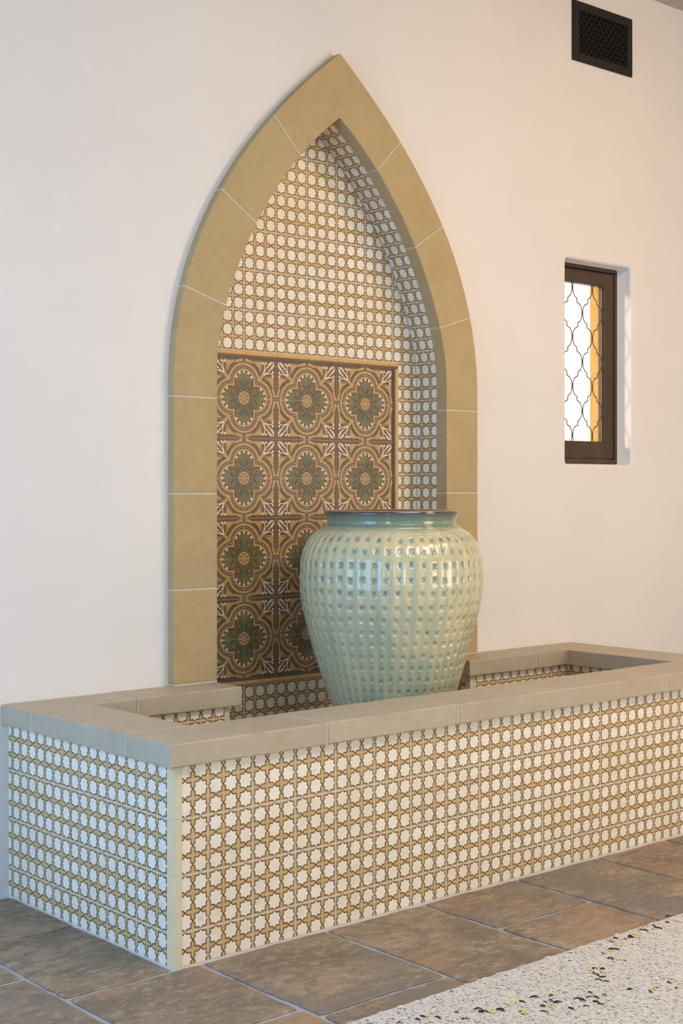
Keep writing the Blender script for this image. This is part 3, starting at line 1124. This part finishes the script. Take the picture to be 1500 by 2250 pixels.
# ------------------------------------------------------------------ tiled niche
def build_niche():
    org = Vector((XC, YB, ZF))
    root = empty('tiled_niche', org)
    tag(root, 'pointed niche lined with star-and-cross tiles around a panel of brown and gold quatrefoil medallions', 'niche')
    TP = 0.1508
    px0, px1 = 0.8815, 1.7863
    pz1, pz0 = 1.7685, 0.5790
    tpz = (pz1 - pz0) / 8.0
    tpx = (px1 - px0) / 6.0
    t = 0.0014
    yb = YB + t                          # grout face behind the tiles
    curve = arch_curve(False, ZF, 40)
    outline = [(XC + x, z) for x, z in curve] + [(XC - x, z) for x, z in reversed(curve[:-1])]
    # grout bed closing the back and the curved reveal
    n = len(outline)
    V = [(x - org.x, yb - org.y, z - org.z) for x, z in outline] + [(x - org.x, yb + 0.03 - org.y, z - org.z) for x, z in outline]
    F = [tuple(range(n - 1, -1, -1)), tuple(range(n, 2 * n))] + [(i, (i + 1) % n, n + (i + 1) % n, n + i) for i in range(n)]
    me = mesh('grout_back', V, F, GROUT); fix_normals(me)
    link('grout_back', me, root)
    Vr, Fr = [], []
    up = [(x, z) for x, z in arch_curve(False, ZCAP1 - 0.004, 60)]
    prof = [(XC + x, z) for x, z in up] + [(XC - x, z) for x, z in reversed(up[:-1])]
    m = len(prof)
    def offs(i, d):
        p0 = prof[max(0, i - 1)]; p1 = prof[min(m - 1, i + 1)]
        tx, tz = p1[0] - p0[0], p1[1] - p0[1]
        L = math.hypot(tx, tz)
        if abs(prof[i][0] - XC) < 1e-6:
            return (prof[i][0], prof[i][1] + d * 1.5)
        return (prof[i][0] + tz / L * d, prof[i][1] - tx / L * d)
    for i in range(m):
        a = offs(i, t); b = offs(i, 0.022)
        for (q, y) in ((a, YS), (a, yb), (b, yb), (b, YS)):
            Vr.append((q[0] - org.x, y - org.y, q[1] - org.z))
    for i in range(m - 1):
        for k in range(4):
            kk = (k + 1) % 4
            Fr.append((i * 4 + k, (i + 1) * 4 + k, (i + 1) * 4 + kk, i * 4 + kk))
    Fr.append((0, 1, 2, 3)); Fr.append(tuple((m - 1) * 4 + k for k in (3, 2, 1, 0)))
    me = mesh('grout_reveal', Vr, Fr, GROUT); fix_normals(me)
    link('grout_reveal', me, root)
    # medallion tiles: four mirrored quarters share four meshes
    cache = {}
    plane = pl_front(yb)
    for i in range(6):
        for k in range(8):
            a0 = px0 + i * tpx; b1 = pz1 - k * tpz
            fx = (lambda a, a0=a0: (a0 + tpx - a) / tpx) if i % 2 == 0 else (lambda a, a0=a0: (a - a0) / tpx)
            fz = (lambda b, b1=b1: (b - (b1 - tpz)) / tpz) if k % 2 == 0 else (lambda b, b1=b1: (b1 - b) / tpz)
            o = tile_obj('medallion_tile', root, org, rect(a0, a0 + tpx, b1 - tpz, b1, 0.0007),
                         lambda a, b, fx=fx, fz=fz: (fx(a), fz(b)), plane, DECO, t, cache, (i % 2, k % 2))
            o.rotation_euler = (random.gauss(0, 0.001), 0, random.gauss(0, 0.001))
    # border mouldings round the panel
    mw = 0.0235
    def mould(a0, a1, b0, b1, horizontal):
        # ochre half round with a dark fillet on the panel side
        q = 8
        L = (a1 - a0) if horizontal else (b1 - b0)
        prof_ = [(0.0, 0.0), (0.0, 0.006), (0.007, 0.006)] + [(0.007 + 0.0165 * (1 - math.cos(math.pi * s / q)) / 2, 0.006 + 0.0075 * math.sin(math.pi * s / q)) for s in range(q + 1)] + [(mw, 0.0)]
        V, F = [], []
        for e in (0.0008, L - 0.0008):
            for (u, d) in prof_:
                V.append((e, u, d))
        nn = len(prof_)
        for s in range(nn):
            F.append((s, (s + 1) % nn, nn + (s + 1) % nn, nn + s))
        F.append(tuple(range(nn))); F.append(tuple(range(nn, 2 * nn)))
        return V, F
    def moulding(p0, along, across, L):
        V, F = mould(0, L, 0, 0, True)
        W_ = [p0 + along * v[0] + across * v[1] + Vector((0, -1, 0)) * v[2] - org for v in V]
        c = sum(W_, Vector()) / len(W_)
        me = mesh('border_moulding', [w - c for w in W_], F, BORDER)
        me.materials.append(DARKTRIM)
        for i, p in enumerate(me.polygons):
            if i in (0, 1, 2):
                p.material_index = 1
        fix_normals(me)
        link('border_moulding', me, root, c)
    XL, XR_ = px0, px1
    for i in range(6):
        s = px0 + i * tpx + (0 if i else -0.0)
        moulding(Vector((s, yb, pz1)), Vector((1, 0, 0)), Vector((0, 0, 1)), tpx + (mw if i == 5 else 0))
    for i in range(8):
        s = pz0 + (pz1 - pz0) / 8 * i
        moulding(Vector((px1, yb, s)), Vector((0, 0, 1)), Vector((1, 0, 0)), (pz1 - pz0) / 8)
        moulding(Vector((px0, yb, s)), Vector((0, 0, 1)), Vector((-1, 0, 0)), (pz1 - pz0) / 8)
    xa = XC - HI + 0.004; xb = XC + HI - 0.004
    k = 0; s = xa
    while s < xb - 0.01:
        e = min(xb, s + 0.1508 if s > xa else px0 + tpx)
        moulding(Vector((s, yb, pz0)), Vector((1, 0, 0)), Vector((0, 0, -1)), e - s)
        s = e
    # star tiles of the back wall, cut to the pointed outline
    inner = [(XC + x * (1 - 0.002 / HI) if x else XC, z - (0.003 if x == 0 else 0)) for x, z in curve]
    outl = inner + [(2 * XC - x, z) for x, z in reversed(inner[:-1])]
    sx = px0 + tpx                      # seams follow the medallion seams
    def cut_tile(a0, a1, b0, b1, sa, sb, pa, pb):
        p = clip_convex(rect(a0, a1, b0, b1), outl)
        if len(p) >= 3 and area2(p) > 1.2e-4:
            tile_obj('star_tile', root, org, p, lambda a, b: ((a - sa) / pa, (b - sb) / pb), plane, STAR, t)
    zt = 1.7945
    b = zt
    while b < AI:
        a = sx - 3 * tpx
        while a < XC + HI:
            cut_tile(a, a + tpx, b, b + TP, sx, zt, tpx, TP)
            a += tpx
        b += TP
    # narrow columns either side of the panel
    zz = zt
    while zz > pz0 - 0.03:
        lo = max(zz - TP, pz0 + 0.001)
        cut_tile(px1 + mw + 0.001, XC + HI, lo, zz, 1.8405, zt, TP, TP)
        cut_tile(XC - HI, px0 - mw - 0.001, lo, zz, 2 * XC - 1.8405, zt, TP, TP)
        zz -= TP
    # below the panel down to the basin bed
    zb = pz0 - mw - 0.002
    zz = zb
    while zz > ZF + 0.01:
        a = sx - 2 * tpx
        while a < NX1:
            a0, a1 = max(a, NX0), min(a + tpx, NX1)
            if a1 - a0 > 0.008:
                tile_obj('star_tile', root, org, rect(a0, a1, max(zz - TP, ZF), zz), lambda q, w: ((q - sx) / tpx, (w - zb) / TP), plane, STAR, t)
            a += tpx
        zz -= TP
    # cheeks below the coping
    cc = {}
    tile_field(root, org, pl_right(NX0 - t), IY1 + 0.016, YB, ZF, ZCAP0 + 0.05, IY1 + 0.04, zb, TP, cc, 'cl')
    tile_field(root, org, pl_left(NX1 + t), IY1 + 0.026, YB, ZF, ZCAP0 + 0.05, IY1 + 0.06, zb, TP, cc, 'cr')
    # reveal tiles: full tiles on the straight part, narrow strips round the curve
    arc = [0.0]
    pr = [(HI, ZCAP1)] + [(x, z) for x, z in arch_curve(False, 0, 400)[1:]]
    for i in range(1, len(pr)):
        arc.append(arc[-1] + math.hypot(pr[i][0] - pr[i - 1][0], pr[i][1] - pr[i - 1][1]))
    def at(s):
        i = min(max(int(np.searchsorted(arc, s)), 1), len(pr) - 1)
        k = (s - arc[i - 1]) / max(1e-9, arc[i] - arc[i - 1])
        p = (pr[i - 1][0] + (pr[i][0] - pr[i - 1][0]) * k, pr[i - 1][1] + (pr[i][1] - pr[i - 1][1]) * k)
        tx, tz = pr[i][0] - pr[i - 1][0], pr[i][1] - pr[i - 1][1]
        L = math.hypot(tx, tz) or 1
        return p, (tz / L, -tx / L)
    cuts = []
    ss = zt - ZCAP1                     # the course line level with the panel top
    q = ss
    while q > 0.02:
        cuts.append((max(0.003, q - TP), q, 3)); q -= TP
    q = ss
    third = TP / 3
    while q + third < arc[-1] - 0.012:
        cuts.append((q, q + third, 1)); q += third
    dep = YB - YS - 0.001
    for side in (-1, 1):
        for (s0, s1, k) in cuts:
            g = 0.0012 if k == 3 else 0.0022
            mseg = 4
            V, UV, Fq = [], [], []
            for e in range(mseg + 1):
                s = s0 + g + (s1 - s0 - 2 * g) * e / mseg
                p, nr_ = at(s)
                for (y, dd) in ((YS + 0.001, 0.0), (YB - 0.002, 0.0), (YB - 0.002, t), (YS + 0.001, t)):
                    V.append(Vector((side * (p[0] + nr_[0] * dd), y - org.y, p[1] + nr_[1] * dd - org.z)))
                    vv = 1.0 - (s1 - s) / TP if k == 3 else (s - s0) / TP
                    UV.append(((YB - y - 0.031) / TP, vv))
            for e in range(mseg):
                for f in range(4):
                    ff = (f + 1) % 4
                    Fq.append((e * 4 + f, (e + 1) * 4 + f, (e + 1) * 4 + ff, e * 4 + ff))
            Fq.append((0, 1, 2, 3)); Fq.append(tuple(mseg * 4 + f for f in (3, 2, 1, 0)))
            c = sum(V, Vector()) / len(V)
            me = mesh('reveal_tile', [v - c for v in V], Fq, STAR, UV)
            fix_normals(me)
            link('reveal_tile', me, root, c)
    return root


build_niche()


# ------------------------------------------------------------------ glazed jar
def build_jar():
    base = ZF + 0.0005
    K = 608.8
    prof = [(1122, 147), (1126, 148.5), (1131, 147.5), (1137, 144), (1143, 141), (1149, 141.5), (1152.5, 147), (1155, 151.5), (1158, 152.5), (1160, 155), (1163, 160.5),
            (1168, 168), (1176, 176), (1186, 184), (1198, 190.5), (1212, 196), (1230, 200), (1250, 201.5), (1275, 202), (1298, 200.5), (1330, 196), (1362, 188.5),
            (1394, 180), (1426, 171), (1458, 161.5), (1490, 151.5), (1522, 140.5), (1560, 127), (1600, 113.5), (1640, 103), (1665, 98.5)]
    zz = np.array([1.2828 - (y - 1074) / K for y, _ in prof]); rr = np.array([h / K for _, h in prof])
    order = np.argsort(zz); zz, rr = zz[order], rr[order]
    zz[0] = base
    top = zz[-1]
    zs = np.concatenate([np.linspace(base, 1.10, 270), np.linspace(1.10, top, 60)[1:]])
    # cubic Hermite interpolation of the profile
    h = np.diff(zz); d = np.diff(rr) / h
    mslope = np.zeros_like(rr)
    mslope[1:-1] = np.where(d[:-1] * d[1:] > 0, 2 * d[:-1] * d[1:] / (d[:-1] + d[1:] + 1e-12), 0)
    mslope[0], mslope[-1] = d[0], d[-1]
    idx = np.clip(np.searchsorted(zz, zs) - 1, 0, len(h) - 1)
    tt = (zs - zz[idx]) / h[idx]
    R = ((2 * tt ** 3 - 3 * tt ** 2 + 1) * rr[idx] + (tt ** 3 - 2 * tt ** 2 + tt) * h[idx] * mslope[idx]
         + (-2 * tt ** 3 + 3 * tt ** 2) * rr[idx + 1] + (tt ** 3 - tt ** 2) * h[idx] * mslope[idx + 1])
    NC = 49
    NA = NC * 12
    ang = np.arange(NA) * 2 * np.pi / NA
    rows_y = [1181, 1205, 1234, 1264, 1293, 1322, 1348, 1374.5, 1400, 1426, 1451.5, 1476, 1500, 1523.5, 1546, 1568, 1590, 1611]
    rows_z = np.array([1.2828 - (y - 1074) / K for y in rows_y])
    A, Z = np.meshgrid(ang, zs)
    dent = np.zeros_like(A)
    jit = rng.normal(0, 1, (len(rows_z), NC, 3))
    for k, rz in enumerate(rows_z):
        sp = abs(rows_z[min(k + 1, len(rows_z) - 1)] - rows_z[min(k + 1, len(rows_z) - 1) - 1])
        # columns lean a little from course to course
        ca = (A + 0.010 * k) / (2 * np.pi) * NC
        ci = np.floor(ca).astype(int) % NC
        fa = ca - np.floor(ca) - 0.5 + jit[k, ci, 0] * 0.03
        fz = (Z - rz) / sp + jit[k, ci, 1] * 0.05
        m = np.maximum(np.abs(fa) / (0.265 - 0.004 * k), np.abs(fz) / (0.27 - 0.004 * k))
        depth = np.clip(1 - m, 0, 1)
        amp = (1.0 if k > 1 else 0.8) * (1 - 0.45 * (k / len(rows_z))) * (1 + 0.15 * jit[k, ci, 2])
        dent = np.maximum(dent, np.minimum(depth * 1.6, 1.0) ** 0.9 * amp)
    rows_band = (Z < rows_z[0] + 0.02)
    ridge = (0.5 + 0.5 * np.cos(A * NC + np.pi)) ** 3 * 0.0 + rows_band * 0.0
    groove = rows_band * (0.5 + 0.5 * np.cos(((A) / (2 * np.pi) * NC - 0.5) * 2 * np.pi)) * 0.0022
    RR = R[:, None] - dent * 0.0050 - groove
    # soft hand-made unevenness
    RR += 0.0012 * np.sin(3 * A + 9 * Z) + 0.0008 * np.sin(5 * A - 14 * Z)
    verts = np.stack([RR * np.cos(A), RR * np.sin(A), Z - base], -1).reshape(-1, 3)
    pool = (dent / 1.2).reshape(-1)
    nz = len(zs)
    # lip and hollow interior
    inner = [(rr[-1] - 0.004, top + 0.0022), (rr[-1] - 0.012, top + 0.0026), (rr[-1] - 0.022, top), (rr[-1] - 0.030, top - 0.02), (rr[-1] - 0.028, top - 0.05), (0.25, top - 0.09),
             (0.30, top - 0.2), (0.30, top - 0.34), (0.24, top - 0.6), (0.15, base + 0.03), (0.0005, base + 0.025)]
    iv = np.concatenate([np.stack([r * np.cos(ang), r * np.sin(ang), np.full(NA, z - base)], -1) for r, z in inner])
    verts = np.concatenate([verts, iv]); pool = np.concatenate([pool, np.zeros(len(iv))])
    n = nz + len(inner)
    i = np.arange(NA); j = (i + 1) % NA
    faces = np.concatenate([np.stack([k * NA + i, k * NA + j, (k + 1) * NA + j, (k + 1) * NA + i], -1) for k in range(n - 1)])
    me = bpy.data.meshes.new('glazed_jar')
    me.vertices.add(len(verts)); me.vertices.foreach_set('co', verts.ravel())
    me.loops.add(faces.size + NA); me.polygons.add(len(faces) + 1)
    li = np.concatenate([faces.ravel(), i[::-1]])
    me.loops.foreach_set('vertex_index', li.astype(np.int32))
    ls = np.concatenate([np.arange(len(faces)) * 4, [faces.size]])
    me.polygons.foreach_set('loop_start', ls.astype(np.int32))
    me.update(calc_edges=True)
    me.polygons.foreach_set('use_smooth', [True] * len(me.polygons))
    at_ = me.attributes.new('pooling', 'FLOAT', 'POINT')
    at_.data.foreach_set('value', pool.astype(np.float32))
    me.materials.append(GLAZE)
    me.validate()
    o = link('ceramic_jar', me, None, (1.353, 0.600, base), (0, 0, 0.03))
    tag(o, 'large celadon green glazed jar with rows of square dimples standing in the fountain basin', 'jar')
    return o


build_jar()


# ------------------------------------------------------------------ wall vent
def build_vent():
    x0, x1, z0, z1 = 2.737, 3.160, 3.179, 3.446
    y1, y0 = YW, YW - 0.008
    org = Vector(((x0 + x1) / 2, YW, (z0 + z1) / 2))
    root = empty('wall_vent', org)
    tag(root, 'black metal vent grille with diamond lattice high on the wall', 'vent')
    gx0, gx1, gz0, gz1 = 2.780, 3.123, 3.217, 3.408
    for lo, hi in (((x0, y0, z0), (gx0, y1, z1)), ((gx1, y0, z0), (x1, y1, z1)), ((gx0, y0, gz1), (gx1, y1, z1)), ((gx0, y0, z0), (gx1, y1, gz0))):
        box('frame', lo, hi, BLACK, root, 0.0012, 1, org)
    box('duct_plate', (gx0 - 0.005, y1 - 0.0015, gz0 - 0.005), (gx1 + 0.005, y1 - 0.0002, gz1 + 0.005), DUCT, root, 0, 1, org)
    pitch = 0.0345
    W_, H_ = gx1 - gx0, gz1 - gz0
    slope = 1.15
    def bar(p, q):
        d = Vector((q[0] - p[0], 0, q[1] - p[1])); L = d.length
        me = box_mesh('lattice_bar', (L, 0.003, 0.0042), BLACK)
        o = link('lattice_bar', me, root)
        o.location = Vector(((p[0] + q[0]) / 2, YW - 0.004, (p[1] + q[1]) / 2)) - org
        o.rotation_euler = (0, -math.atan2(q[1] - p[1], q[0] - p[0]), 0)
    def clip_line(c, s):
        pts = []
        # z = gz0 + s*(x-gx0) + c
        for x in (gx0, gx1):
            z = gz0 + s * (x - gx0) + c
            if gz0 <= z <= gz1: pts.append((x, z))
        for z in (gz0, gz1):
            x = gx0 + (z - gz0 - c) / s
            if gx0 < x < gx1: pts.append((x, z))
        return pts if len(pts) == 2 else None
    k = -20
    while k < 40:
        for s in (slope, -slope):
            r = clip_line(k * pitch * slope, s)
            if r and math.hypot(r[0][0] - r[1][0], r[0][1] - r[1][1]) > 0.012:
                bar(*r)
        k += 1
    # small lobes that turn the diamonds into quatrefoils
    lob = mesh('lobe', [(0, 0, 0.0052), (0.0045, 0, 0), (0, 0, -0.0052), (-0.0045, 0, 0), (0, 0.003, 0.0052), (0.0045, 0.003, 0), (0, 0.003, -0.0052), (-0.0045, 0.003, 0)],
               [(3, 2, 1, 0), (4, 5, 6, 7), (0, 1, 5, 4), (1, 2, 6, 5), (2, 3, 7, 6), (3, 0, 4, 7)], BLACK)
    bm = bmesh.new()
    hp, vp = pitch / 2, pitch * slope / 2
    for i in range(int(W_ / hp) + 1):
        for j in range(int(H_ / vp) + 1):
            if (i + j) % 2: continue
            for dx, dz in ((hp / 2, vp / 2), (-hp / 2, vp / 2)):
                x = gx0 + i * hp + dx; z = gz0 + j * vp + dz
                if gx0 + 0.004 < x < gx1 - 0.004 and gz0 + 0.004 < z < gz1 - 0.004:
                    tm = bmesh.new(); tm.from_mesh(lob)
                    bmesh.ops.translate(tm, vec=Vector((x, YW - 0.0056, z)) - org, verts=tm.verts)
                    tmp = bpy.data.meshes.new('tmp'); tm.to_mesh(tmp); tm.free()
                    bm.from_mesh(tmp); bpy.data.meshes.remove(tmp)
    me = bpy.data.meshes.new('lattice_cusps'); bm.to_mesh(me); bm.free(); me.materials.append(BLACK)
    tag(link('lattice_cusps', me, root), kind='stuff')
    return root


build_vent()


# ------------------------------------------------------------------ tufted rug
def build_rug():
    x0, x1, y0, y1 = -0.9, 2.9, -2.3, -0.606
    org = Vector(((x0 + x1) / 2, (y0 + y1) / 2, 0.0))
    root = empty('tufted_rug', org)
    tag(root, 'thick cream tufted rug with dark and yellow flecks on the stone floor', 'rug')
    box('backing', (x0, y0, 0.0008), (x1, y1, 0.0098), RUGPILE, root, 0.001, 1, org)
    box('edge_binding', (x0, y1, 0.0008), (x1, y1 + 0.006, 0.0058), RUGBASE, root, 0.001, 1, org)
    vx0, vx1, vy0 = -0.1, 2.35, -1.75
    def tufts(P, L, rad, name, mat, kind, hr=(0.004, 0.0085), z0=0.0078):
        n = len(P)
        ang = rng.normal(-1.30, 0.50, n)
        ln = L * rng.uniform(0.7, 1.35, n)
        r = rad * rng.uniform(0.7, 1.3, n)
        hgt = rng.uniform(hr[0], hr[1], n)
        d = np.stack([np.cos(ang), np.sin(ang), np.zeros(n)], -1)
        s = np.stack([-np.sin(ang), np.cos(ang), np.zeros(n)], -1)
        up = np.array([0, 0, 1.0])
        base = np.concatenate([P, np.full((n, 1), z0)], -1)
        # five-section lying strand: root, crown, tip
        secs = [(0.0, 0.0, 0.7), (0.25, 0.8, 1.0), (0.6, 1.0, 1.0), (1.0, 0.55, 0.35)]
        V = []
        for (f, hh, w) in secs:
            c = base + d * (ln * f)[:, None] + up * (hgt * hh)[:, None]
            V += [c + s * (r * w)[:, None], c + up * (r * w * 0.9)[:, None], c - s * (r * w)[:, None]]
        V = np.stack(V, 1).reshape(-1, 3)
        f = []
        for k in range(3):
            a = k * 3
            f += [(a, a + 1, a + 4, a + 3), (a + 1, a + 2, a + 5, a + 4)]
        f = np.array(f)
        F = (f[None] + (np.arange(n) * 12)[:, None, None]).reshape(-1, 4)
        me = bpy.data.meshes.new(name)
        me.vertices.add(len(V)); me.vertices.foreach_set('co', (V - np.array(org)).ravel())
        me.loops.add(F.size); me.loops.foreach_set('vertex_index', F.ravel().astype(np.int32))
        me.polygons.add(len(F)); me.polygons.foreach_set('loop_start', (np.arange(len(F)) * 4).astype(np.int32))
        me.update(calc_edges=True)
        me.polygons.foreach_set('use_smooth', [True] * len(F))
        me.materials.append(mat)
        o = link(name, me, root)
        if kind: o['kind'] = kind
        return o
    n = 115000
    P = np.stack([rng.uniform(vx0, vx1, n), rng.uniform(vy0, y1 - 0.004, n)], -1)
    tufts(P, 0.026, 0.0019, 'cream_pile', RUGPILE, 'stuff')
    # wide-spaced pile for the rest of the rug
    Q = np.stack([rng.uniform(x0, x1, 26000), rng.uniform(y0, y1 - 0.004, 26000)], -1)
    Q = Q[(Q[:, 0] < vx0) | (Q[:, 0] > vx1) | (Q[:, 1] < vy0)]
    tufts(Q, 0.022, 0.0055, 'cream_pile', RUGPILE, 'stuff')
    # flecks follow loose diamond lines
    lines = [[(1.95, -0.72), (1.33, -0.635), (1.05, -0.648), (0.89, -0.742), (0.72, -0.828), (0.655, -0.88)],
             [(0.655, -0.88), (0.60, -0.862), (0.545, -0.812), (0.486, -0.772), (0.42, -0.785), (0.30, -0.73), (0.18, -0.69)],
             [(0.66, -0.90), (0.73, -0.916), (0.83, -0.93), (0.86, -0.99), (1.0, -1.06), (1.2, -1.1)],
             [(0.60, -0.90), (0.52, -0.845), (0.40, -0.83)],
             [(1.2, -1.1), (1.5, -0.98), (1.95, -0.72)]]
    dk, yl = [], []
    for ln in lines:
        for (ax, ay), (bx, by) in zip(ln[:-1], ln[1:]):
            L = math.hypot(bx - ax, by - ay)
            for k in range(max(1, int(L / 0.024))):
                t = random.random()
                dk.append((ax + (bx - ax) * t + random.gauss(0, 0.020), ay + (by - ay) * t + random.gauss(0, 0.013)))
            for k in range(max(1, int(L / 0.06))):
                t = random.random()
                yl.append((ax + (bx - ax) * t + random.gauss(0, 0.020), ay + (by - ay) * t + random.gauss(0, 0.014)))
    def lift(P, name, mat, L, rad):
        tufts(np.array(P), L, rad, name, mat, 'stuff', (0.002, 0.0045), 0.0142)
    lift(dk, 'dark_flecks', RUGDARK, 0.019, 0.0027)
    lift(np.repeat(np.array(yl), 3, axis=0) + rng.normal(0, 0.006, (len(yl) * 3, 2)), 'yellow_flecks', RUGYEL, 0.016, 0.0026)
    return root


build_rug()
